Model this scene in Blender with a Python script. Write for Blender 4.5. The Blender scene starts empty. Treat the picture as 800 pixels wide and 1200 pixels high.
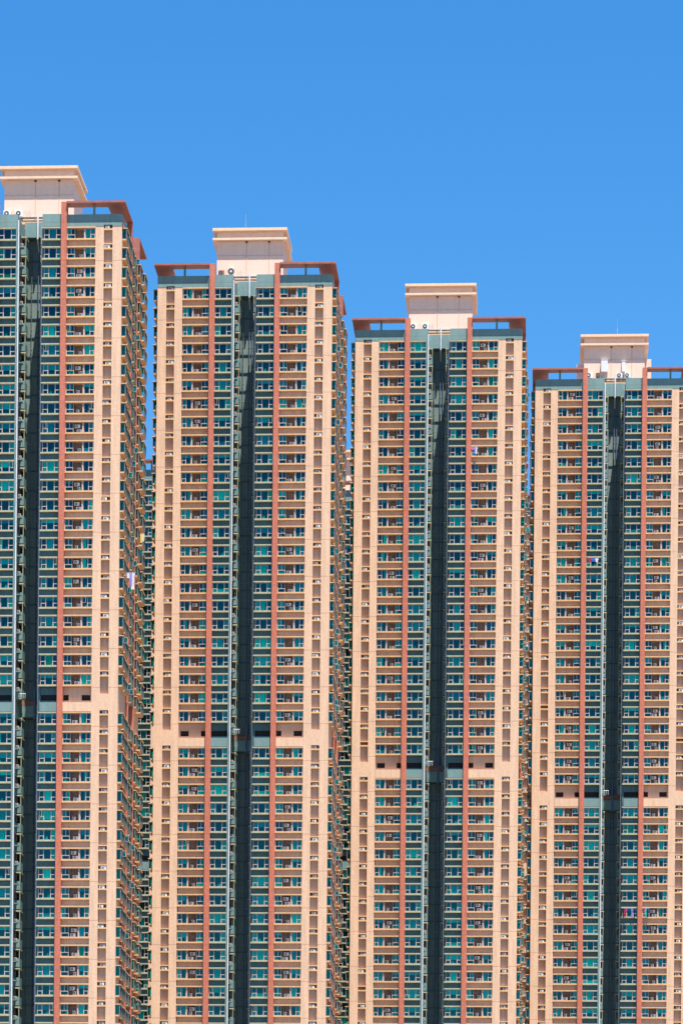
import bpy, math, random
from mathutils import Matrix, Vector

S = bpy.context.scene
C = S.collection
random.seed(7)

# ---------------------------------------------------------------- camera
CAM_H = 2.0
cam_d = bpy.data.cameras.new('camera')
cam = bpy.data.objects.new('camera', cam_d)
C.objects.link(cam)
cam.matrix_world = (Matrix.Translation((0, 0, CAM_H)) @ Matrix.Rotation(-0.0092, 4, 'Y')
                    @ Matrix.Rotation(math.radians(90), 4, 'X'))
cam_d.sensor_fit = 'HORIZONTAL'
cam_d.sensor_width = 36.0
cam_d.lens = 3860.0 / 800.0 * 36.0
cam_d.shift_y = (1594.1 - 600.0) / 800.0
cam_d.clip_start = 1.0
cam_d.clip_end = 20000.0
S.camera = cam

# ---------------------------------------------------------------- light
YAW = 0.0606
cy, sy = math.cos(YAW), math.sin(YAW)
LU, LV = 0.115, 0.25                       # sun direction in facade axes for one metre of drop
to_sun = Vector((LU * cy - LV * sy, -LU * sy - LV * cy, 1.0)).normalized()
SUN_EL = math.asin(to_sun.z)
SUN_AZ = math.atan2(to_sun.x, to_sun.y)

world = bpy.data.worlds.new('World')
S.world = world
world.use_nodes = True
wn = world.node_tree.nodes
wl = world.node_tree.links
wn.clear()
w_out = wn.new('ShaderNodeOutputWorld')
w_bg = wn.new('ShaderNodeBackground')
w_sky = wn.new('ShaderNodeTexSky')
w_sky.sky_type = 'NISHITA'
w_sky.sun_disc = False
w_sky.sun_elevation = SUN_EL
w_sky.sun_rotation = SUN_AZ
w_sky.altitude = 0.0
w_sky.air_density = 1.0
w_sky.dust_density = 0.0
w_sky.ozone_density = 4.0
w_hsv = wn.new('ShaderNodeHueSaturation')
w_hsv.inputs['Saturation'].default_value = 1.34
w_hsv.inputs['Value'].default_value = 1.0
w_bg.inputs['Strength'].default_value = 0.072
wl.new(w_sky.outputs[0], w_hsv.inputs['Color'])
wl.new(w_hsv.outputs[0], w_bg.inputs['Color'])
wl.new(w_bg.outputs[0], w_out.inputs['Surface'])

sun_d = bpy.data.lights.new('sun', 'SUN')
sun_d.energy = 5.0
sun_d.angle = math.radians(0.5)
sun_d.color = (1.0, 0.93, 0.84)
sun = bpy.data.objects.new('sun', sun_d)
C.objects.link(sun)
sun.rotation_euler = to_sun.to_track_quat('Z', 'Y').to_euler()
sun.location = (0, 200, 400)

S.view_settings.view_transform = 'Standard'
S.view_settings.look = 'None'
S.view_settings.gamma = 1.0
S.view_settings.exposure = 1.45
S.render.engine = 'CYCLES'
S.cycles.max_bounces = 6
S.cycles.diffuse_bounces = 3
S.cycles.glossy_bounces = 2
S.cycles.transparent_max_bounces = 8
S.cycles.transmission_bounces = 2


# ---------------------------------------------------------------- materials
def new_mat(name):
    m = bpy.data.materials.new(name)
    m.use_nodes = True
    nt = m.node_tree
    b = nt.nodes['Principled BSDF']
    return m, nt, b


def N(nt, kind, **kw):
    n = nt.nodes.new(kind)
    for k, v in kw.items():
        setattr(n, k, v)
    return n


def math_node(nt, op, a, b=None, c=None):
    n = nt.nodes.new('ShaderNodeMath')
    n.operation = op
    for i, v in enumerate((a, b, c)):
        if v is None:
            continue
        if isinstance(v, (int, float)):
            n.inputs[i].default_value = v
        else:
            nt.links.new(v, n.inputs[i])
    return n.outputs[0]


FLOOR = 2.9
HT0 = 168.75 + CAM_H              # height of the top row's window heads above the ground


def tiled(name, col, rough=0.6, amount=0.16, joint=0.0, streak=0.18, tile=0.3):
    """small glazed facade tiles: tone varies tile by tile, with rain streaks and construction joints"""
    m, nt, b = new_mat(name)
    tc = N(nt, 'ShaderNodeTexCoord')
    br = N(nt, 'ShaderNodeTexBrick')
    br.inputs['Scale'].default_value = 1.0
    br.inputs['Brick Width'].default_value = tile
    br.inputs['Row Height'].default_value = tile * 0.7
    br.inputs['Mortar Size'].default_value = 0.012
    br.inputs['Color1'].default_value = (1 - amount, 1 - amount, 1 - amount, 1)
    br.inputs['Color2'].default_value = (1 + amount * 0.6, 1 + amount * 0.5, 1 + amount * 0.4, 1)
    br.inputs['Mortar'].default_value = (0.9, 0.89, 0.88, 1)
    sep = N(nt, 'ShaderNodeSeparateXYZ')
    nt.links.new(tc.outputs['Object'], sep.inputs[0])
    comb = N(nt, 'ShaderNodeCombineXYZ')
    nt.links.new(math_node(nt, 'ADD', sep.outputs[0], sep.outputs[1]), comb.inputs[0])
    nt.links.new(sep.outputs[2], comb.inputs[1])
    nt.links.new(comb.outputs[0], br.inputs['Vector'])
    # streaks, stretched downwards
    mp = N(nt, 'ShaderNodeMapping')
    mp.inputs['Scale'].default_value = (1.6, 1.6, 0.16)
    nt.links.new(tc.outputs['Object'], mp.inputs[0])
    no = N(nt, 'ShaderNodeTexNoise')
    no.inputs['Scale'].default_value = 1.0
    no.inputs['Detail'].default_value = 5.0
    no.inputs['Roughness'].default_value = 0.62
    nt.links.new(mp.outputs[0], no.inputs['Vector'])
    rmp = N(nt, 'ShaderNodeMapRange')
    rmp.inputs['From Min'].default_value = 0.35
    rmp.inputs['From Max'].default_value = 0.7
    rmp.inputs['To Min'].default_value = 1 + streak * 0.25
    rmp.inputs['To Max'].default_value = 1 - streak
    nt.links.new(no.outputs['Fac'], rmp.inputs['Value'])
    base = N(nt, 'ShaderNodeRGB')
    base.outputs[0].default_value = (*col, 1)
    mul = N(nt, 'ShaderNodeVectorMath', operation='MULTIPLY')
    nt.links.new(base.outputs[0], mul.inputs[0])
    nt.links.new(br.outputs['Color'], mul.inputs[1])
    fac = rmp.outputs[0]
    if joint:
        z = math_node(nt, 'SUBTRACT', sep.outputs[2], HT0 - 4.95)
        md = math_node(nt, 'FLOORED_MODULO', z, FLOOR * 2)
        ln = math_node(nt, 'LESS_THAN', md, 0.09)
        jf = math_node(nt, 'SUBTRACT', 1.0, math_node(nt, 'MULTIPLY', ln, joint))
        fac = math_node(nt, 'MULTIPLY', fac, jf)
    mul2 = N(nt, 'ShaderNodeVectorMath', operation='SCALE')
    nt.links.new(mul.outputs[0], mul2.inputs[0])
    nt.links.new(fac, mul2.inputs['Scale'])
    nt.links.new(mul2.outputs[0], b.inputs['Base Color'])
    b.inputs['Roughness'].default_value = rough
    return m


def plain(name, col, rough=0.6, metal=0.0, noise=0.15, scale=2.0):
    m, nt, b = new_mat(name)
    tc = N(nt, 'ShaderNodeTexCoord')
    no = N(nt, 'ShaderNodeTexNoise')
    no.inputs['Scale'].default_value = scale
    no.inputs['Detail'].default_value = 4.0
    nt.links.new(tc.outputs['Object'], no.inputs['Vector'])
    rmp = N(nt, 'ShaderNodeMapRange')
    rmp.inputs['From Min'].default_value = 0.3
    rmp.inputs['From Max'].default_value = 0.7
    rmp.inputs['To Min'].default_value = 1 - noise
    rmp.inputs['To Max'].default_value = 1 + noise
    nt.links.new(no.outputs['Fac'], rmp.inputs['Value'])
    base = N(nt, 'ShaderNodeRGB')
    base.outputs[0].default_value = (*col, 1)
    mul2 = N(nt, 'ShaderNodeVectorMath', operation='SCALE')
    nt.links.new(base.outputs[0], mul2.inputs[0])
    nt.links.new(rmp.outputs[0], mul2.inputs['Scale'])
    nt.links.new(mul2.outputs[0], b.inputs['Base Color'])
    b.inputs['Roughness'].default_value = rough
    b.inputs['Metallic'].default_value = metal
    return m


def ramp_mat(name, stops, rough=0.8):
    """one colour per object, picked at random"""
    m, nt, b = new_mat(name)
    oi = N(nt, 'ShaderNodeObjectInfo')
    r = N(nt, 'ShaderNodeValToRGB')
    r.color_ramp.interpolation = 'CONSTANT'
    e = r.color_ramp.elements
    while len(e) > 1:
        e.remove(e[-1])
    e[0].position = 0.0
    e[0].color = (*stops[0][1], 1)
    for p, c in stops[1:]:
        x = e.new(p)
        x.color = (*c, 1)
    nt.links.new(oi.outputs['Random'], r.inputs[0])
    nt.links.new(r.outputs[0], b.inputs['Base Color'])
    b.inputs['Roughness'].default_value = rough
    return m


def glass_mat():
    m, nt, b = new_mat('tinted_glass')
    nt.nodes.remove(b)
    out = nt.nodes['Material Output']
    oi = N(nt, 'ShaderNodeObjectInfo')
    r = N(nt, 'ShaderNodeValToRGB')
    e = r.color_ramp.elements
    e[0].position = 0.0
    e[0].color = (0.03, 0.52, 0.58, 1)
    e[1].position = 1.0
    e[1].color = (0.05, 0.88, 0.78, 1)
    nt.links.new(oi.outputs['Random'], r.inputs[0])
    tr = N(nt, 'ShaderNodeBsdfTransparent')
    nt.links.new(r.outputs[0], tr.inputs['Color'])
    gl = N(nt, 'ShaderNodeBsdfGlossy')
    gl.inputs['Roughness'].default_value = 0.06
    gl.inputs['Color'].default_value = (0.10, 0.75, 0.85, 1)
    fr = N(nt, 'ShaderNodeFresnel')
    fr.inputs['IOR'].default_value = 1.55
    mx = N(nt, 'ShaderNodeMixShader')
    nt.links.new(math_node(nt, 'MINIMUM', math_node(nt, 'ADD', fr.outputs[0], 0.03), 0.10), mx.inputs[0])
    nt.links.new(tr.outputs[0], mx.inputs[1])
    nt.links.new(gl.outputs[0], mx.inputs[2])
    nt.links.new(mx.outputs[0], out.inputs['Surface'])
    return m


M = {
    'beige': tiled('beige_tile', (0.69, 0.45, 0.295), joint=0.4, amount=0.08, streak=0.17),
    'panel': tiled('panel_tile', (0.60, 0.375, 0.255), joint=0.0, amount=0.05, streak=0.14),
    'pent': tiled('penthouse_render', (0.74, 0.53, 0.42), joint=0.0, amount=0.05, streak=0.05),
    'cornice': plain('cornice_paint', (0.70, 0.49, 0.34), noise=0.08),
    'ledge': plain('cream_ledge_paint', (0.60, 0.36, 0.175), noise=0.12),
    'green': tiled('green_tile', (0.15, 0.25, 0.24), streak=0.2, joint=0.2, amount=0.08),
    'dgreen': tiled('dark_shade_green_tile', (0.05, 0.12, 0.14), streak=0.25, amount=0.08),  # green tile darkened and blued, shade of spandrels put into its colour
    'wellgreen': tiled('light_well_tile', (0.155, 0.215, 0.19), streak=0.25, amount=0.08),  # separate green for the well's back wall, toned down to stand in for shade
    'gledge': plain('sage_ledge_paint', (0.36, 0.35, 0.225), noise=0.15),
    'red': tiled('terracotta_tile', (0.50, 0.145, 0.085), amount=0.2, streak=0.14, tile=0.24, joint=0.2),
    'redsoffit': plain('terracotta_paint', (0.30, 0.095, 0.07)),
    'bayframe': plain('bay_frame_aluminium', (0.22, 0.17, 0.165), rough=0.5, noise=0.1),
    'frame': plain('window_frame_aluminium', (0.45, 0.36, 0.315), rough=0.45, noise=0.05),
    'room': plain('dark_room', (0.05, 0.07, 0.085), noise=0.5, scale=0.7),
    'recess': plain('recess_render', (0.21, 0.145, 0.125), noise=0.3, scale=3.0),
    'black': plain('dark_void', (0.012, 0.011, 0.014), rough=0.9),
    'pipe': plain('pipe_enamel', (0.62, 0.62, 0.66), rough=0.4, noise=0.06),
    'bluepipe': plain('blue_pipe', (0.10, 0.15, 0.25), rough=0.5),
    'ac': plain('ac_casing', (0.66, 0.66, 0.66), rough=0.45, noise=0.12),
    'cream_casing': plain('cream_casing', (0.45, 0.36, 0.27), noise=0.2),
    'acdark': plain('ac_grille', (0.05, 0.055, 0.065), rough=0.6),
    'acbrown': plain('rusty_casing', (0.22, 0.12, 0.08), rough=0.8, noise=0.4),
    'roof': plain('roof_screed', (0.3, 0.27, 0.24), noise=0.2),
    'glass': glass_mat(),
    'curtain': ramp_mat('curtain_cloth', [(0, (0.75, 0.72, 0.62)), (0.3, (0.35, 0.62, 0.60)), (0.5, (0.62, 0.66, 0.6)),
                                          (0.7, (0.25, 0.42, 0.42)), (0.83, (0.5, 0.3, 0.35)), (0.88, (0.8, 0.8, 0.8)),
                                          (0.96, (0.2, 0.6, 0.2))]),
    'blind': ramp_mat('blind_cloth', [(0, (0.45, 0.62, 0.6)), (0.35, (0.22, 0.4, 0.42)), (0.6, (0.7, 0.7, 0.66)),
                                      (0.8, (0.3, 0.5, 0.5))]),
    'red_cloth': plain('red_cloth', (0.42, 0.012, 0.06)),
    'pink_cloth': plain('pink_cloth', (0.7, 0.12, 0.3)),
    'white_cloth': plain('white_cloth', (0.62, 0.62, 0.66)),
    'blue_cloth': plain('blue_cloth', (0.05, 0.12, 0.5)),
    'black_cloth': plain('black_cloth', (0.02, 0.02, 0.025)),
    'teal_cloth': plain('teal_cloth', (0.02, 0.45, 0.4)),
    'purple_cloth': plain('purple_cloth', (0.25, 0.2, 0.6)),
    'yellow_cloth': plain('yellow_cloth', (0.75, 0.5, 0.08)),
    'magenta_cloth': plain('magenta_cloth', (0.42, 0.01, 0.2)),
    'rail': plain('steel_rail', (0.3, 0.32, 0.33), rough=0.5, metal=0.3),
}


# ---------------------------------------------------------------- mesh building
class MB:
    def __init__(self):
        self.v = []
        self.f = []
        self.m = []
        self.slots = []

    def slot(self, mat):
        if mat not in self.slots:
            self.slots.append(mat)
        return self.slots.index(mat)

    def box(self, x0, x1, y0, y1, z0, z1, mat):
        if x0 > x1:
            x0, x1 = x1, x0
        i = len(self.v)
        self.v += [(x0, y0, z0), (x1, y0, z0), (x1, y1, z0), (x0, y1, z0),
                   (x0, y0, z1), (x1, y0, z1), (x1, y1, z1), (x0, y1, z1)]
        self.f += [(i, i + 3, i + 2, i + 1), (i + 4, i + 5, i + 6, i + 7), (i, i + 1, i + 5, i + 4),
                   (i + 1, i + 2, i + 6, i + 5), (i + 2, i + 3, i + 7, i + 6), (i + 3, i, i + 4, i + 7)]
        self.m += [self.slot(mat)] * 6

    def quad(self, a, b, c, d, mat):
        i = len(self.v)
        self.v += [a, b, c, d]
        self.f.append((i, i + 1, i + 2, i + 3))
        self.m.append(self.slot(mat))

    def room(self, x0, x1, y0, y1, z0, z1, mat):
        """open-fronted box lining"""
        self.quad((x0, y1, z0), (x1, y1, z0), (x1, y1, z1), (x0, y1, z1), mat)
        self.quad((x0, y0, z0), (x0, y1, z0), (x0, y1, z1), (x0, y0, z1), mat)
        self.quad((x1, y0, z0), (x1, y1, z0), (x1, y1, z1), (x1, y0, z1), mat)
        self.quad((x0, y0, z0), (x1, y0, z0), (x1, y1, z0), (x0, y1, z0), mat)
        self.quad((x0, y0, z1), (x1, y0, z1), (x1, y1, z1), (x0, y1, z1), mat)

    def tube(self, p, q, r, mat, n=8):
        p, q = Vector(p), Vector(q)
        d = (q - p).normalized()
        a = d.orthogonal().normalized()
        b = d.cross(a)
        i = len(self.v)
        for c in (p, q):
            for k in range(n):
                t = 2 * math.pi * k / n
                self.v.append(tuple(c + a * math.cos(t) * r + b * math.sin(t) * r))
        s = self.slot(mat)
        for k in range(n):
            self.f.append((i + k, i + (k + 1) % n, i + n + (k + 1) % n, i + n + k))
            self.m.append(s)
        self.f.append(tuple(i + k for k in range(n))[::-1])
        self.f.append(tuple(i + n + k for k in range(n)))
        self.m += [s, s]

    def merge(self, o, mw):
        i = len(self.v)
        self.v += [tuple(mw @ Vector(p)) for p in o.v]
        self.f += [tuple(i + k for k in f) for f in o.f]
        sl = [self.slot(s) for s in o.slots]
        self.m += [sl[k] for k in o.m]

    def mesh(self, name):
        me = bpy.data.meshes.new(name)
        me.from_pydata(self.v, [], self.f)
        for s in self.slots:
            me.materials.append(M[s])
        me.polygons.foreach_set('material_index', self.m)
        me.update()
        self.me = me
        return me


def link(name, mb, parent=None, loc=(0, 0, 0), rz=0.0):
    me = getattr(mb, 'me', None) or mb.mesh(name)
    o = bpy.data.objects.new(name, me)
    C.objects.link(o)
    o.location = loc
    o.rotation_euler = (0, 0, rz)
    o.parent = parent
    return o


# ---------------------------------------------------------------- window kit (origin = centre of the head, glass plane y=0)
def win_three(w=2.6, h=1.56):
    m = MB()
    a, b = -w / 2, w / 2
    f = 0.075
    m.room(a, b, 0.1, 0.92, -h, 0, 'room')
    m.box(a, b, -0.03, 0.1, -f, 0, 'frame')
    m.box(a, b, -0.03, 0.1, -h, -h + f, 'frame')
    for x in (a, b - f):
        m.box(x, x + f, -0.03, 0.1, -h + f, -f, 'frame')
    x1, x2 = a + 0.74, b - 0.74
    for x in (x1, x2):
        m.box(x - 0.06, x + 0.06, -0.045, 0.1, -h + f, -f, 'frame')
    t = -h * 0.60
    m.box(a + f, x1 - 0.06, -0.03, 0.06, t - 0.045, t + 0.045, 'frame')
    m.box(x2 + 0.06, b - f, -0.03, 0.06, t - 0.045, t + 0.045, 'frame')
    m.quad((a + f, 0.02, -h + f), (b - f, 0.02, -h + f), (b - f, 0.02, -f), (a + f, 0.02, -f), 'glass')
    return m


def win_outer(side, w=1.46, h=1.56):
    """wide fixed light beside a narrow sash with a transom; sash on the outer side"""
    m = MB()
    a, b = -w / 2, w / 2
    f = 0.075
    m.room(a, b, 0.1, 0.92, -h, 0, 'room')
    m.box(a, b, -0.03, 0.1, -f, 0, 'frame')
    m.box(a, b, -0.03, 0.1, -h, -h + f, 'frame')
    for x in (a, b - f):
        m.box(x, x + f, -0.03, 0.1, -h + f, -f, 'frame')
    x1 = side * 0.09
    m.box(x1 - 0.055, x1 + 0.055, -0.045, 0.1, -h + f, -f, 'frame')
    t = -h * 0.60
    if side > 0:
        m.box(x1 + 0.055, b - f, -0.03, 0.06, t - 0.04, t + 0.04, 'frame')
    else:
        m.box(a + f, x1 - 0.055, -0.03, 0.06, t - 0.04, t + 0.04, 'frame')
    m.quad((a + f, 0.02, -h + f), (b - f, 0.02, -h + f), (b - f, 0.02, -f), (a + f, 0.02, -f), 'glass')
    return m


def win_tee(w=1.16, h=1.56):
    m = MB()
    a, b = -w / 2, w / 2
    f = 0.065
    m.room(a, b, 0.1, 0.92, -h, 0, 'room')
    m.box(a, b, -0.03, 0.1, -f, 0, 'frame')
    m.box(a, b, -0.03, 0.1, -h, -h + f, 'frame')
    for x in (a, b - f):
        m.box(x, x + f, -0.03, 0.1, -h + f, -f, 'frame')
    t = -h * 0.62
    m.box(a + f, b - f, -0.03, 0.06, t - 0.045, t + 0.045, 'frame')
    m.box(-0.05, 0.05, -0.045, 0.06, t + 0.045, -f, 'frame')
    m.quad((a + f, 0.02, -h + f), (b - f, 0.02, -h + f), (b - f, 0.02, -f), (a + f, 0.02, -f), 'glass')
    return m


def win_bay(length, side, pr=0.62, h=1.56):
    """box bay sticking out of a flank wall: origin on the wall at its near end, glazed on the front and the long side"""
    m = MB()
    f = 0.09
    s = side
    m.box(0, s * 0.06, 0.1, length - 0.1, -h, 0, 'room')
    for (x, y) in ((pr, 0), (pr, length)):
        m.box(s * (x - f), s * x, max(0, y - f), max(f, y), -h, 0, 'bayframe')
    k = max(2, int(round(length / 0.85)))
    for j in range(1, k):
        y = length * j / k
        m.box(s * (pr - 0.07), s * pr, y - 0.04, y + 0.04, -h + f, -f, 'bayframe')
    m.box(s * (pr - f), s * pr, f, length - f, -f, 0, 'bayframe')
    m.box(s * (pr - f), s * pr, f, length - f, -h, -h + f, 'bayframe')
    m.box(s * 0.06, s * (pr - f), 0, f, -f, 0, 'bayframe')
    m.box(s * 0.06, s * (pr - f), 0, f, -h, -h + f, 'bayframe')
    x = s * (pr - 0.03)
    m.quad((x, f, -h + f), (x, length - f, -h + f), (x, length - f, -f), (x, f, -f), 'glass')
    m.quad((0, 0.03, -h + f), (s * (pr - f), 0.03, -h + f), (s * (pr - f), 0.03, -f), (0, 0.03, -f), 'glass')
    return m


def curtain(x0, x1, z0, z1, mat='curtain', y=0.16, waves=True):
    m = MB()
    n = max(2, int(abs(x1 - x0) / 0.07)) if waves else 1
    for k in range(n):
        xa = x0 + (x1 - x0) * k / n
        xb = x0 + (x1 - x0) * (k + 1) / n
        ya = y + (0.05 if k % 2 else 0.0) * waves
        yb = y + (0.0 if k % 2 else 0.05) * waves
        m.quad((xa, ya, z0), (xb, yb, z0), (xb, yb, z1), (xa, ya, z1), mat)
    return m


def clutter(w, seed):
    """things standing on the inner sill"""
    r = random.Random(seed)
    m = MB()
    x = r.uniform(-w / 2 + 0.15, w / 2 - 0.6)
    d = r.uniform(0.25, 0.45)
    z = -1.5 + r.uniform(0.2, 0.4)
    m.box(x, x + d, 0.2, 0.35, -1.5, z, 'curtain')
    m.box(x + d * 0.25, x + d * 0.75, 0.22, 0.33, z, z + 0.15, 'curtain')
    return m


def inner_set(w):
    h = 1.5
    a, b = -w / 2 + 0.05, w / 2 - 0.05
    c = [curtain(a, b, -h, -0.04), curtain(a, a + w * 0.35, -h, -0.04), curtain(b - w * 0.35, b, -h, -0.04),
         curtain(a, a + w * 0.62, -h, -0.04), curtain(b - w * 0.28, b, -h, -0.04), curtain(a, b, -h, -0.9),
         curtain(a + w * 0.3, a + w * 0.7, -h, -0.04)]
    bl = [curtain(a, b, -0.5, -0.04, 'blind', waves=False), curtain(a, b, -0.85, -0.04, 'blind', waves=False),
          curtain(a, b, -1.3, -0.04, 'blind', waves=False)]
    cl = [clutter(w, 3), clutter(w, 5), clutter(w, 11)]
    return c, bl, cl


def open_sash(w=0.6, h=0.85):
    m = MB()
    f = 0.05
    m.box(0, w, -0.02, 0.02, -f, 0, 'frame')
    m.box(0, w, -0.02, 0.02, -h, -h + f, 'frame')
    m.box(0, f, -0.02, 0.02, -h + f, -f, 'frame')
    m.box(w - f, w, -0.02, 0.02, -h + f, -f, 'frame')
    m.quad((f, 0, -h + f), (w - f, 0, -h + f), (w - f, 0, -f), (f, 0, -f), 'glass')
    return m


def condenser(mat='ac', w=0.8, h=0.56, d=0.32, fan=True):
    """outdoor unit: casing, fan ring with hub and guard bars, feet"""
    m = MB()
    m.box(-w / 2, w / 2, 0, d, 0.05, h, mat)
    for s in (-1, 1):
        m.box(s * w * 0.32 - 0.04, s * w * 0.32 + 0.04, 0.02, d - 0.02, 0, 0.05, 'acdark')
    if fan:
        cx = -w * 0.12
        rr = h * 0.38
        m.tube((cx, -0.012, h / 2 + 0.02), (cx, 0.0, h / 2 + 0.02), rr, 'acdark', 14)
        m.tube((cx, -0.024, h / 2 + 0.02), (cx, -0.012, h / 2 + 0.02), rr * 0.3, mat, 8)
        for k in range(3):
            z = h / 2 + 0.02 + (k - 1) * rr * 0.55
            m.box(cx - rr * 0.8, cx + rr * 0.8, -0.02, -0.012, z - 0.008, z + 0.008, mat)
    return m


def window_ac():
    """room unit sitting in the niche: casing with a dark front grille and side vents"""
    m = MB()
    m.box(-0.40, 0.40, 0, 0.6, 0, 0.42, 'ac')
    m.box(-0.30, 0.12, -0.012, 0, 0.06, 0.36, 'acdark')
    for k in range(3):
        m.box(-0.30, 0.12, -0.02, -0.012, 0.11 + k * 0.09, 0.13 + k * 0.09, 'ac')
    m.box(0.17, 0.35, -0.01, 0, 0.28, 0.36, 'acdark')
    return m


KIT = {'three': win_three(), 'outerR': win_outer(1), 'outerL': win_outer(-1), 'tee': win_tee(),
       'sash': open_sash(), 'wcond': condenser('cream_casing', 0.42, 0.5, 0.3), 'wac': window_ac(), 'wac_small': condenser('ac', 0.62, 0.42, 0.4),
       'cond': condenser(), 'cond2': condenser('ac', 0.5, 0.6, 0.3)}
INNER = {'three': inner_set(2.6), 'outer': inner_set(1.46), 'tee': inner_set(1.16)}
CAP = 100


class Tower:
    def __init__(self, label, loc, h0=HT0, group='four big apartment towers in the front row'):
        self.root = bpy.data.objects.new('apartment_tower', None)
        C.objects.link(self.root)
        self.root.location = loc
        self.root.rotation_euler = (0, 0, -YAW)
        self.root['label'] = label
        self.root['category'] = 'apartment tower'
        self.root['group'] = group
        self.h0 = h0
        self.n = {}
        self.extra = {}

    def part(self, name, mb, loc=(0, 0, 0), parent=None, rz=0.0, base=None):
        """a part of its own up to the cap, merged with the rest of its kind beyond it"""
        k = self.n.get(name, 0)
        self.n[name] = k + 1
        if k >= CAP:
            e = self.extra.setdefault(name, MB())
            b = base if base is not None else Vector((0, 0, 0))
            e.merge(mb, Matrix.Translation(Vector(loc) + b) @ Matrix.Rotation(rz, 4, 'Z'))
            return None
        return link(name, mb, parent or self.root, loc, rz)

    def finish(self):
        for name, e in self.extra.items():
            o = link(name, e, self.root)
            o['kind'] = 'stuff'


def furnish(T, rnd, o, kind, loc, ops=0.08):
    """curtains, blinds, sill clutter and now and then an opened sash inside one window"""
    if o is None:
        return
    c, bl, cl = INNER[kind]
    r = rnd.random()
    z = Vector(loc)
    cn = 'curtain' if kind == 'three' else 'small_window_curtain'  # same cloth curtains throughout, named by window size only
    if r < 0.50:
        T.part(cn, rnd.choice(c), (0, 0, 0), o, base=z)
    elif r < 0.78:
        T.part('roller_blind', rnd.choice(bl), (0, 0, 0), o, base=z)
    if rnd.random() < 0.36:
        T.part('sill_ornament', rnd.choice(cl), (0, 0, 0), o, base=z)
    if rnd.random() < ops:
        w = {'three': 2.6, 'outer': 1.46, 'tee': 1.16}[kind]
        T.part('open_sash', KIT['sash'], (-w / 2 + 0.08 if rnd.random() < .5 else w / 2 - 0.68, -0.06, -0.08), o,
               rnd.choice([-0.5, -0.8]))


REFUGE = 24
Z_LAST = 4.0


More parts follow.
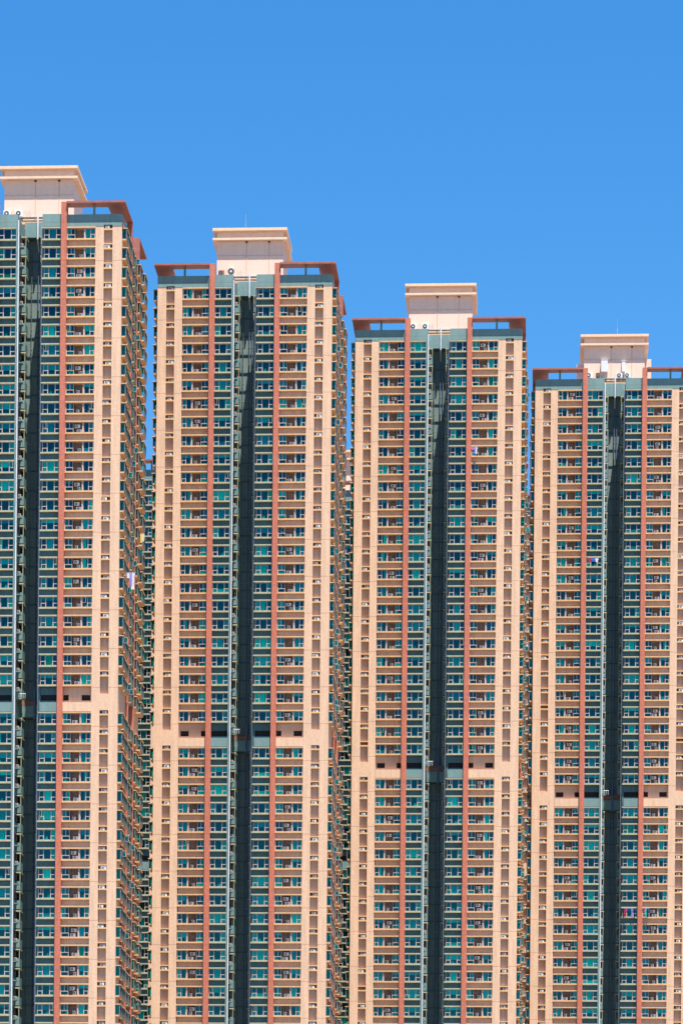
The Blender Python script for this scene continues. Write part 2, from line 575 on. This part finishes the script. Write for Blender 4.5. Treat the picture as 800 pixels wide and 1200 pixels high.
def build_tower(label, loc, rows, seed, cols=None, flanks=(1, -1), flank_first=1, style='beige', h0=HT0, group=None,
                bay_off=None, can_in=4.72):
    rnd = random.Random(seed)
    T = Tower(label, loc, h0, group or 'tall apartment towers of the front row')
    H = h0
    bw, gw = MB(), MB()                       # beige wall and green wall meshes
    BE, LE, PA = ('beige', 'ledge', 'panel') if style == 'beige' else ('green', 'gledge', 'dgreen')
    bay = bw if style == 'beige' else gw
    nf = int((H - Z_LAST) / FLOOR)
    fl = [i for i in range(nf)]
    zb = 0.0
    for s in (-1, 1):
        # structural bodies
        bw.box(s * 4.75, s * 13.8, 1.2, 8.9, zb, H + 1.2, 'panel')
        gw.box(s * 1.85, s * 4.75, 1.2, 8.4, zb, H + 1.2, 'green')
        gw.box(s * 1.85, s * 13.5, 8.9, 16.2, zb, H + 1.2, 'dgreen')  # darker green painted here to make the flank look more shaded
        bw.box(s * 1.85, s * 13.8, 16.2, 25.0, zb, H + 1.2, 'panel')
        # inner edge strip of the green wing
        gw.box(s * 1.85, s * 2.08, -0.06 if s < 0 else 0.42, 1.2, zb, H + 2.1, 'green' if s < 0 else 'dgreen')
        if s > 0:
            gw.box(1.85, 2.08, -0.04, 0.25, H + 0.22, H + 2.12, 'green')
        # parapets
        gw.box(s * 2.08, s * 4.72, -0.04, 0.25, H + 0.22, H + 2.12, 'green')
        gw.box(s * 1.85, s * 2.08, 1.2, 8.4, H + 1.2, H + 2.1, 'green')
        gw.box(s * 5.55, s * 13.8, -0.03, 0.25, H + 0.42, H + 2.0, 'green')
        gw.box(s * 5.55, s * 11.1, -0.03, 0.25, H + 0.2, H + 0.42, 'green')
        gw.box(s * 12.4, s * 13.8, -0.03, 0.25, H + 0.2, H + 0.42, 'green')
        gw.box(s * 13.5, s * 13.83, 0.25, 8.9, H + 1.2, H + 2.0, 'green')
        # beige stripes
        for a, b in ((9.85, 11.1), (12.4, 13.8)):
            bw.box(s * a, s * b, 0.0, 1.2, zb, H + 0.2, 'beige')
        for i in fl:
            h = H - FLOOR * i
            ref = (i == REFUGE)
            # --- AC niche
            if not ref:
                bw.box(s * 11.1, s * 12.4, -0.01, 1.2, h - 0.36, h - 0.12, 'ledge')
                if i == REFUGE - 1:
                    bw.box(s * 11.1, s * 12.4, 0.6, 1.2, h - 2.95, h - 0.36, 'panel')
                    bw.box(s * 11.1, s * 12.4, 0.0, 1.2, h - FLOOR * 2 + 0.42, h - 2.95, 'beige')
                else:
                    bw.box(s * 11.1, s * 12.4, 0.6, 1.2, h - 2.30, h - 0.36, 'panel')
                    bw.box(s * 11.1, s * 12.4, 0.05, 1.2, h - 2.48, h - 2.30, 'ledge')
            # --- beige bay and green bay, floor by floor
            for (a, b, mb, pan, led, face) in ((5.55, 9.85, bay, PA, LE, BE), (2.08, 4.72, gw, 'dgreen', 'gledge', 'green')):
                if ref:
                    # refuge floor: slotted recess over a solid band
                    t = h - FLOOR                                  # window head of the row below
                    mb.box(s * a, s * b, -0.05, 1.2, t + 0.22, t + 1.62, face)
                    mb.box(s * a, s * b, 0.65, 1.2, t + 1.62, t + 1.98, pan if face == 'green' else 'panel')
                    mb.box(s * a, s * b, 0.65, 1.2, t + 2.86, t + 3.97, pan if face == 'green' else 'panel')
                    slots = [(6.35, 8.3, 0), (5.55, 6.35, 1), (8.3, 9.62, 1), (9.62, 9.85, 0)] if a > 5 else \
                        [(2.08, 2.16, 0), (2.16, 4.72, 1)]
                    for p, q, hole in slots:
                        if hole:
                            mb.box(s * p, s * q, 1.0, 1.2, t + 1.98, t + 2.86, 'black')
                        else:
                            mb.box(s * p, s * q, 0.65, 1.2, t + 1.98, t + 2.86, pan if face == 'green' else 'panel')
                    continue
                e = 0.25 if (s > 0 and a < 5) else 0.0
                mb.box(s * (a - e), s * b, -0.08, 0.41 if e else 1.2, h - 1.80, h - 1.56, led)
                if i != REFUGE - 1:
                    mb.box(s * a, s * (b - (0.1 if s < 0 and a > 5 and style == 'beige' else 0)), 0.42, 1.2, h - 2.70, h - 1.80, pan)
                mb.box(s * (a - e), s * b, -0.03, 0.41 if e else 1.2, h, h + 0.20, led)
            if not ref and style == 'beige':
                # posts and the condenser recess
                bay.box(s * 8.10, s * 8.28, 0.12, 1.2, h - 1.56, h, 'frame')
                bay.box(s * 9.76, s * 9.85, 0.15 if s > 0 else 1.0, 1.2, h - 1.56, h, 'panel')
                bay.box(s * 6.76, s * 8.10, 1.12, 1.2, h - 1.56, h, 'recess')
                bay.box(s * 5.55, s * 5.60, 0.15, 1.2, h - 1.56, h, 'panel')
            # --- shaft: service boxes on the side walls of the light well
            if not ref:
                gw.box(s * 1.85, s * 1.12, 3.4, 5.6, h - 2.75, h - 1.45, 'green')
                gw.box(s * 1.85, s * 1.05, 3.4, 5.6, h - 0.22, h - 0.02, 'gledge')
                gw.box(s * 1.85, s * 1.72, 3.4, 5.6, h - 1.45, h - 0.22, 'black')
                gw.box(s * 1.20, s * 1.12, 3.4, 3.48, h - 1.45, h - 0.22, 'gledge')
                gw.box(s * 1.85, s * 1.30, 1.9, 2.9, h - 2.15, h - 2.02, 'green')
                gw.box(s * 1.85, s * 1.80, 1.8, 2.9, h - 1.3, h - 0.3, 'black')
                gw.tube((s * 1.72, 0.9, h - 2.2), (s * 1.72, 0.9, h - 2.3), 0.02, 'bluepipe', 4)
            # --- flank ledges
            for (v0, v1, mb, led, pr) in ((0.6, 3.3, bw, 'ledge', 0.68), (4.3, 8.2, bw, 'ledge', 0.55),
                                          (9.6, 12.0, gw, 'gledge', 0.72), (13.1, 15.5, gw, 'gledge', 0.72),
                                          (17.0, 20.0, bw, 'ledge', 0.72), (21.3, 24.6, bw, 'ledge', 0.9)):
                u = 13.8 if mb is bw else 13.5
                if ref:
                    continue
                mb.box(s * u, s * (u + pr - 0.1), v0 - 0.04, v1 + 0.04, h - 1.74, h - 1.56, led)
                mb.box(s * u, s * (u + pr + 0.08), v0 - 0.06, v1 + 0.06, h, h + 0.13, led)
                if mb is bw and i != REFUGE - 1 and v0 > 1:
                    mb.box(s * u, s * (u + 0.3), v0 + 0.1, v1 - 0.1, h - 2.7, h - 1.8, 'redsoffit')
    # light well: back wall, floor lines, beams at roof and refuge floor
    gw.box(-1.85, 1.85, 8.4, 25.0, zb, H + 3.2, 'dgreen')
    for s in (-1, 1):
        gw.box(s * 1.85, s * 4.75, 8.4, 8.9, zb, H + 1.2, 'green')
    back = MB()
    back.box(-1.85, 1.85, 8.36, 8.397, zb, H + 0.9, 'wellgreen')
    for i in fl:
        h = H - FLOOR * i
        back.box(-1.85, 1.85, 8.24, 8.357, h - 2.25, h - 2.12, 'dgreen')
    beam = MB()
    beam.box(-1.84, 1.84, 6.7, 8.355, H + 0.93, H + 3.2, 'green')
    t = H - FLOOR * (REFUGE + 1)
    b2 = MB()
    b2.box(-1.84, 1.84, 6.7, 8.23, t + 0.7, t + 2.45, 'green')
    b2.box(-1.84, 1.84, 6.75, 8.23, t + 2.5, t + 3.4, 'acbrown')
    # roofs
    rf = MB()
    for s in (-1, 1):
        rf.box(s * 1.86, s * 13.45, 0.3, 24.9, H + 1.2, H + 1.35, 'roof')
    T.part('beige_wall', bw)
    T.part('green_wall', gw)
    T.part('light_well_wall', back)
    T.part('bridge_beam', beam)
    T.part('bridge_beam', b2)
    T.part('roof_deck', rf)

    # red piers, canopies
    for s in (-1, 1):
        p = MB()
        p.box(s * 4.72, s * 5.55, -0.42, 1.2, zb, H + 3.8, 'red')
        T.part('red_pier', p)
        c = MB()
        z0, z1 = H + 3.5, H + 3.8
        vf = -0.72
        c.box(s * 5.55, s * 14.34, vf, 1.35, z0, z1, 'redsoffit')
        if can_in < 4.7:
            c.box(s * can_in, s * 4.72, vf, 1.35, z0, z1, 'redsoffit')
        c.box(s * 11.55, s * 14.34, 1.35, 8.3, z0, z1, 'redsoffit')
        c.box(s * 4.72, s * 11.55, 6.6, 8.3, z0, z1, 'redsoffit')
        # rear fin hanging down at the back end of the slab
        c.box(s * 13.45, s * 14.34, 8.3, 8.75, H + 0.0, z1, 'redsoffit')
        T.part('roof_canopy', c)
        q = MB()
        q.box(s * 9.4, s * 9.72, 0.3, 0.62, H + 1.2, z0, 'green')
        T.part('canopy_post', q)
        c = MB()
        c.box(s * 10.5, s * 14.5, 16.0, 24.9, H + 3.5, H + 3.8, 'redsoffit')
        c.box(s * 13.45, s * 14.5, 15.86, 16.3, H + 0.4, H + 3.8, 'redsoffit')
        T.part('roof_canopy', c)
        for v in (8.9, 15.9):
            p = MB()
            p.box(s * 13.5, s * 14.25, v, v + 0.35, zb, H + 0.0, 'red')
            T.part('flank_fin', p)

    # penthouse
    ph = MB()
    ph.box(-5.32, 5.32, 8.42, 18.0, H + 1.36, H + 11.75, 'pent')
    ph.box(-0.62, -0.52, 8.36, 8.418, H + 3.4, H + 9.9, 'panel')
    ph.box(3.02, 3.10, 8.36, 8.418, H + 3.4, H + 9.9, 'panel')
    ph.box(-5.32, 5.32, 8.39, 8.417, H + 7.9, H + 7.98, 'panel')
    po = T.part('penthouse', ph)
    for z, th in ((H + 11.75, 0.42), (H + 10.25, 0.34)):
        c = MB()
        if z > H + 11:
            c.box(-5.97, 5.97, 7.67, 18.55, z, z + th, 'cornice')
        else:
            c.box(-5.97, 5.97, 7.67, 8.355, z, z + th, 'cornice')
            c.box(-5.97, -5.325, 8.355, 18.55, z, z + th, 'cornice')
            c.box(5.325, 5.97, 8.355, 18.55, z, z + th, 'cornice')
        T.part('cornice', c, parent=po)
    for x in (-0.57, 3.06):
        d = MB()
        d.box(x - 0.15, x + 0.15, 8.28, 8.355, H + 9.95, H + 10.2, 'black')
        T.part('vent', d, parent=po)
    pl = MB()
    pl.box(-3.3, 2.9, 7.6, 8.355, H + 3.25, H + 3.6, 'ledge')
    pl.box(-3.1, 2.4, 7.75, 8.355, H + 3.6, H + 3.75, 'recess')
    T.part('plinth', pl, parent=po)

    # pipes in the light well
    p = MB()
    p.tube((-1.72, -0.12, zb + 1), (-1.72, -0.12, H + 1.2), 0.10, 'pipe')
    for i in fl:
        p.box(-1.85, -1.6, -0.2, -0.06, H - FLOOR * i - 0.4, H - FLOOR * i - 0.32, 'rail')
    T.part('drain_pipe', p)
    p = MB()
    p.tube((1.66, 1.0, zb + 1), (1.66, 1.0, H + 0.6), 0.09, 'pipe')
    T.part('drain_pipe', p)
    p = MB()
    p.tube((0.12, 6.55, H + 0.6), (0.12, 6.55, H + 4.4), 0.13, 'pipe')
    p.tube((0.12, 6.55, H + 0.6), (0.12, 8.1, H - 0.8), 0.12, 'pipe')
    T.part('vent_pipe', p)
    for x in (-0.95, 0.05, 0.5, 1.35):
        p = MB()
        p.tube((x, 8.1, zb + 1), (x, 8.1, H - 0.6), 0.075 if 0 < x < 1 else 0.045, 'bluepipe')
        for i in fl:
            p.box(x - 0.12, x + 0.12, 8.0, 8.2, H - FLOOR * i - 1.1, H - FLOOR * i - 1.04, 'rail')
        T.part('drain_pipe', p)
    p = MB()
    p.tube((0.3, 6.5, t + 0.3), (0.3, 6.5, t + 5.2), 0.16, 'bluepipe')
    T.part('vent_pipe', p)
    k = MB()
    k.box(-1.84, -1.0, 2.4, 3.3, t + 2.6, t + 2.7, 'gledge')
    for j in range(5):
        k.tube((-1.7 + j * 0.3, 2.4, t + 2.7), (-1.7 + j * 0.3, 2.4, t + 3.4), 0.03, 'pipe', 5)
    k.tube((-1.84, 2.4, t + 3.4), (-0.4, 2.4, t + 3.4), 0.035, 'pipe', 5)
    T.part('refuge_railing', k)

    # windows, air conditioners
    def want(u):
        return cols is None or cols[0] <= u <= cols[1]

    for i in rows:
        if i == REFUGE:
            continue
        h = H - FLOOR * i
        for s in (-1, 1):
            u = s * 3.40
            if want(u):
                o = T.part('three_light_window', KIT['three'], (u, 0.22, h))
                furnish(T, rnd, o, 'three', (u, 0.22, h))
            if style != 'beige':
                for u in (s * 8.5, s * 6.4):
                    if want(u):
                        mb = KIT['three'] if abs(u) > 8 else KIT['outerR']
                        o = T.part('three_light_window' if abs(u) > 8 else 'fixed_light_window', mb, (u, 0.22, h))
                        furnish(T, rnd, o, 'three' if abs(u) > 8 else 'outer', (u, 0.22, h))
                continue
            u = s * 9.025
            if want(u):
                o = T.part('fixed_light_window', KIT['outerR' if s > 0 else 'outerL'], (u, 0.22, h))
                furnish(T, rnd, o, 'outer', (u, 0.22, h))
            u = s * 6.18
            if want(u):
                o = T.part('kitchen_window', KIT['tee'], (u, 0.22, h))
                furnish(T, rnd, o, 'tee', (u, 0.22, h))
            u = s * 7.43
            if want(u):
                two = rnd.random() < 0.28
                lx = s * rnd.choice([-0.1, 0.18, 0.22])
                if rnd.random() < 0.92:
                    T.part('condenser_unit', KIT['cond' if rnd.random() < .5 else 'cond2'], (u + lx, 0.45, h - 1.55))
                if two:
                    T.part('condenser_unit', KIT['cond'], (u - lx * 0.5, 0.5, h - 0.82))
            u = s * 11.75
            if want(u):
                if rnd.random() < 0.985:
                    T.part('air_conditioner', KIT['wac'] if rnd.random() < .6 else KIT['wac_small'],
                           (u + rnd.uniform(-0.18, 0.18), rnd.uniform(0.04, 0.22), h - 0.115))
        if want(-1.6) and style == 'beige':
            if rnd.random() < 0.75:
                T.part('wall_condenser', KIT['wcond'], (-1.56, 2.05, h - 2.01))
            if rnd.random() < 0.45:
                T.part('wall_condenser', KIT['wcond'], (1.56, 2.05, h - 2.01))
    for s in flanks:
        for (v0, v1, u, pr) in ((0.6, 3.3, 13.8, 0.68), (9.6, 12.0, 13.5, 0.72), (4.3, 8.2, 13.8, 0.55),
                                (13.1, 15.5, 13.5, 0.72), (17.0, 20.0, 13.8, 0.72), (21.3, 24.6, 13.8, 0.9)):
            key = (round(v1 - v0, 2), s, pr)
            if key not in KIT:
                KIT[key] = win_bay(v1 - v0, s, pr)
            nm = 'bay_window' if u > 13.6 else 'oriel_window'
            for i in rows:
                if i == REFUGE:
                    continue
                o = T.part(nm, KIT[key], (s * u, v0, H - FLOOR * i))
                if o is not None and rnd.random() < 0.10:
                    T.part('open_sash', KIT['sash'], (s * (pr + 0.02), rnd.uniform(0.3, v1 - v0 - 1), -0.1), o, s * 0.2 if s > 0 else math.pi)
    T.finish()
    return T


def at(X, Z):
    return (X, Z, 0.0)


# ---------------------------------------------------------------- ground
g = MB()
g.quad((-6000, -6000, 0), (6000, -6000, 0), (6000, 9000, 0), (-6000, 9000, 0), 'ground')
M['ground'] = plain('ground_surface', (0.11, 0.10, 0.085), noise=0.3, scale=0.02)
go = link('ground', g)
go['kind'] = 'structure'

# ---------------------------------------------------------------- the four front towers
T1 = build_tower('closest beige, green and terracotta apartment tower, cut off by the left edge of the photo',
                 at(-48.0593, 492.2278), range(0, 43), 11, cols=(-5, 14), flanks=(1,))
T2 = build_tower('beige, green and terracotta tower with a thin roof mast, second from the left',
                 at(-16.7576, 518.7419), range(0, 42), 23)
T3 = build_tower('beige and green tower with no mast, third from the left, with two round roof fans',
                 at(14.5281, 545.0661), range(0, 41), 31)
T4 = build_tower('farthest and lowest front tower at the right edge, mast and white boxes on its penthouse',
                 at(45.8951, 571.5312), range(0, 40), 47, cols=(-14, 14), flanks=(-1,))


def mast(T, x, v, hgt):
    m = MB()
    m.tube((x, v, HT0 + 12.17), (x, v, HT0 + 12.17 + hgt * 0.5), 0.05, 'rail', 6)
    m.tube((x, v, HT0 + 12.17 + hgt * 0.5), (x, v, HT0 + 12.17 + hgt), 0.03, 'rail', 6)
    m.box(x - 0.15, x + 0.15, v - 0.15, v + 0.15, HT0 + 12.17, HT0 + 12.3, 'rail')
    T.part('antenna_mast', m)


mast(T2, -0.9, 10.0, 3.0)
mast(T4, 0.5, 10.0, 3.4)

# T4: low plant rooms beside the penthouse, white boxes on its wall
pm = MB()
pm.box(-6.6, -5.33, 10.0, 13.5, HT0 + 1.36, HT0 + 7.6, 'pent')
T4.part('plant_room', pm)
pm = MB()
pm.box(5.33, 6.5, 10.0, 13.5, HT0 + 1.36, HT0 + 8.4, 'pent')
T4.part('plant_room', pm)
for x, w, z0, z1 in ((-1.75, 1.15, 5.6, 7.7), (1.6, 0.6, 5.6, 7.4)):
    b = MB()
    b.box(x - w / 2, x + w / 2, 7.7, 8.38, HT0 + z0, HT0 + z1, 'pipe')
    b.box(x - w / 2 - 0.03, x + w / 2 + 0.03, 7.66, 8.38, HT0 + z1, HT0 + z1 + 0.06, 'ac')
    T4.part('equipment_cabinet', b)


# rooftop condensers standing on the roof beams
def roof_unit(T, x, v, h, label, mat='ac', w=1.15, ht=1.0):
    t = bpy.data.objects.new('rooftop_condenser', None)
    C.objects.link(t)
    mw = Matrix.Translation(T.root.location) @ Matrix.Rotation(-YAW, 4, 'Z')
    t.location = mw @ Vector((x, v, h))
    t.rotation_euler = (0, 0, -YAW)
    t['label'] = label
    t['category'] = 'air conditioner'
    t['group'] = 'air conditioner units on the tower roofs'
    c = MB()
    c.box(-w / 2, w / 2, 0, 0.45, 0.12, ht, mat)
    link('casing', c, t)
    f = MB()
    cx = -w * 0.1
    f.tube((cx, -0.03, ht * 0.56), (cx, 0.0, ht * 0.56), ht * 0.36, 'acdark', 18)
    f.tube((cx, -0.05, ht * 0.56), (cx, -0.03, ht * 0.56), ht * 0.12, mat, 10)
    link('fan', f, t)
    for s in (-1, 1):
        k = MB()
        k.box(s * w * 0.38 - 0.05, s * w * 0.38 + 0.05, -0.05, 0.5, 0, 0.12, 'rail')
        link('foot', k, t)
    return t


RZ = HT0 + 3.76
for T, spec in ((T1, [(-4.75, 'white round-fan unit, left of the two on the roof of the left-edge tower', 'ac', 1.2, 1.05),
                      (-2.95, 'white round-fan unit, right of the two on the roof of the left-edge tower', 'ac', 1.2, 1.05)]),
                (T2, [(-4.55, 'brownish boxy fan unit at the foot of the penthouse beside the thin mast tower', 'acbrown', 0.9, 1.0),
                      (-2.9, 'tall grey fan unit beside the brownish one under a penthouse', 'ac', 0.7, 1.45)]),
                (T3, [(-4.5, 'white round-fan unit, left one on the middle-right tower roof', 'ac', 1.15, 1.05),
                      (-2.5, 'white round-fan unit, right one on the middle-right tower roof', 'ac', 1.15, 1.05)]),
                (T4, [(-4.4, 'white round-fan unit, leftmost on the roof of the right-edge tower', 'ac', 1.15, 1.05),
                      (-2.8, 'rusty brown fan unit on the roof of the right-edge tower', 'acbrown', 0.9, 1.0),
                      (0.9, 'white fan unit below the narrow white box of the right-edge tower', 'ac', 1.0, 0.95),
                      (2.3, 'white fan unit, rightmost on the roof of the right-edge tower', 'ac', 1.0, 0.95)])):
    for x, lab, mat, w, ht in spec:
        roof_unit(T, x, 7.72, HT0 + 4.4, lab, mat, w, ht)
    k = MB()
    k.box(-5.25, 2.9, 7.62, 8.355, HT0 + 4.32, HT0 + 4.4, 'rail')
    for j in range(6):
        k.box(-5.2 + j * 1.58, -5.12 + j * 1.58, 7.64, 7.72, HT0 + 3.76, HT0 + 4.32, 'rail')
    for j in range(4):
        k.tube((-1.9 + j * 0.25, 7.9, HT0 + 4.4), (-1.9 + j * 0.25, 7.9, HT0 + 5.5 - (j % 2) * 0.3), 0.03, 'rail', 5)
    T.part('unit_rack', k)


# ---------------------------------------------------------------- towers standing behind the gaps
G2 = 'apartment towers of the rear row'
TA = build_tower('rear apartment tower with green walls glimpsed in the gap beside the left-edge tower', at(-46.3, 612),
                 range(0, 36), 61, cols=(6, 9.5), flanks=(), style='green', h0=163.0 + CAM_H, group=G2, can_in=1.9)
TB = build_tower('rear apartment tower whose pink penthouse shows in the gap between the two middle towers', at(-3.4, 647),
                 range(0, 37), 67, cols=(2, 9.5), flanks=(), style='green', group=G2, can_in=1.9)
TC = build_tower('rear beige apartment tower glimpsed in the narrow gap left of the right-edge tower', at(47.3, 655),
                 range(0, 38), 71, cols=(-14, -5), flanks=(), group=G2)


# ---------------------------------------------------------------- laundry
def laundry(T, x, v, h, items, label, rz=0.0, rod=1.2):
    t = bpy.data.objects.new('hanging_laundry', None)
    C.objects.link(t)
    mw = Matrix.Translation(T.root.location) @ Matrix.Rotation(-YAW, 4, 'Z')
    t.location = mw @ Vector((x, v, h))
    t.rotation_euler = (0, 0, -YAW + rz)
    t['label'] = label
    t['category'] = 'laundry'
    r = MB()
    r.tube((-rod / 2, 0, 0), (rod / 2, 0, 0), 0.025, 'rail', 6)
    for s in (-1, 1):
        r.tube((s * rod * 0.45, 0, 0), (s * rod * 0.45, 0.6, 0.02), 0.02, 'rail', 6)
    link('drying_rack', r, t)
    for (dx, w, l, mat) in items:
        m = MB()
        n = 5
        for k in range(n):
            a, b = dx - w / 2 + w * k / n, dx - w / 2 + w * (k + 1) / n
            ya, yb = (0.03 if k % 2 else -0.03), (-0.03 if k % 2 else 0.03)
            m.quad((a, ya, -l - 0.05 * (k % 3)), (b, yb, -l - 0.05 * ((k + 1) % 3)), (b, yb, 0), (a, ya, 0), mat)
        # sleeves
        m.quad((dx - w * 0.75, 0.02, -0.35), (dx - w / 2, 0.0, -0.4), (dx - w / 2, 0.0, -0.02), (dx - w * 0.62, 0.02, -0.1), mat)
        m.quad((dx + w * 0.75, 0.02, -0.35), (dx + w / 2, 0.0, -0.4), (dx + w / 2, 0.0, -0.02), (dx + w * 0.62, 0.02, -0.1), mat)
        link('garment', m, t)


laundry(T1, 15.0, 5.2, HT0 - 2.9 * 17.0 - 1.0, [(-0.45, 0.4, 0.8, 'white_cloth'), (-0.05, 0.35, 1.9, 'purple_cloth'), (0.25, 0.45, 2.5, 'white_cloth')],
        'white and purple laundry hanging from the right flank of the left-edge tower', rod=1.4)
laundry(T1, 15.0, 18.0, HT0 - 2.9 * 14.2, [(-0.1, 0.3, 1.4, 'yellow_cloth'), (0.2, 0.25, 1.2, 'white_cloth')],
        'yellow and white cloth hanging high on the right flank of the left-edge tower', rod=0.8)
laundry(T3, 6.15, -0.5, HT0 - 2.9 * 6 - 0.2, [(-0.4, 0.35, 0.5, 'pink_cloth'), (0.15, 0.4, 1.15, 'white_cloth'), (0.0, 0.3, 1.3, 'blue_cloth')],
        'pink, white and blue clothes hanging outside a high window right of a terracotta pier')
laundry(T3, 14.8, 8.0, HT0 - 2.9 * 6 - 0.8, [(0.0, 0.22, 0.75, 'red_cloth')],
        'single red garment hanging on the narrow right flank of a tower', rod=0.5)
laundry(T4, -3.4, -0.5, HT0 - 2.9 * 10 - 0.2, [(-0.7, 0.4, 0.7, 'red_cloth'), (-0.1, 0.4, 0.6, 'blue_cloth'), (0.5, 0.4, 0.7, 'white_cloth')],
        'red, blue and white laundry outside a green wall window at mid height', rod=2.0)
laundry(T4, 3.2, -0.5, HT0 - 2.9 * 31 - 0.1, [(-0.95, 0.22, 1.6, 'black_cloth'), (-0.6, 0.35, 0.7, 'magenta_cloth'), (-0.62, 0.3, 1.4, 'red_cloth'),
                                             (0.55, 0.25, 1.5, 'purple_cloth'), (0.95, 0.16, 1.7, 'black_cloth')],
        'magenta, black and lilac washing hung outside a low window left of a terracotta pier', rod=2.4)
laundry(T4, 6.1, -0.5, HT0 - 2.9 * 31 - 0.1, [(-0.25, 0.28, 0.7, 'red_cloth'), (0.0, 0.28, 1.6, 'teal_cloth'), (0.35, 0.22, 1.5, 'black_cloth'), (0.5, 0.2, 0.6, 'blue_cloth')],
        'teal and dark washing with a red shirt, outside a low kitchen window', rod=1.3)
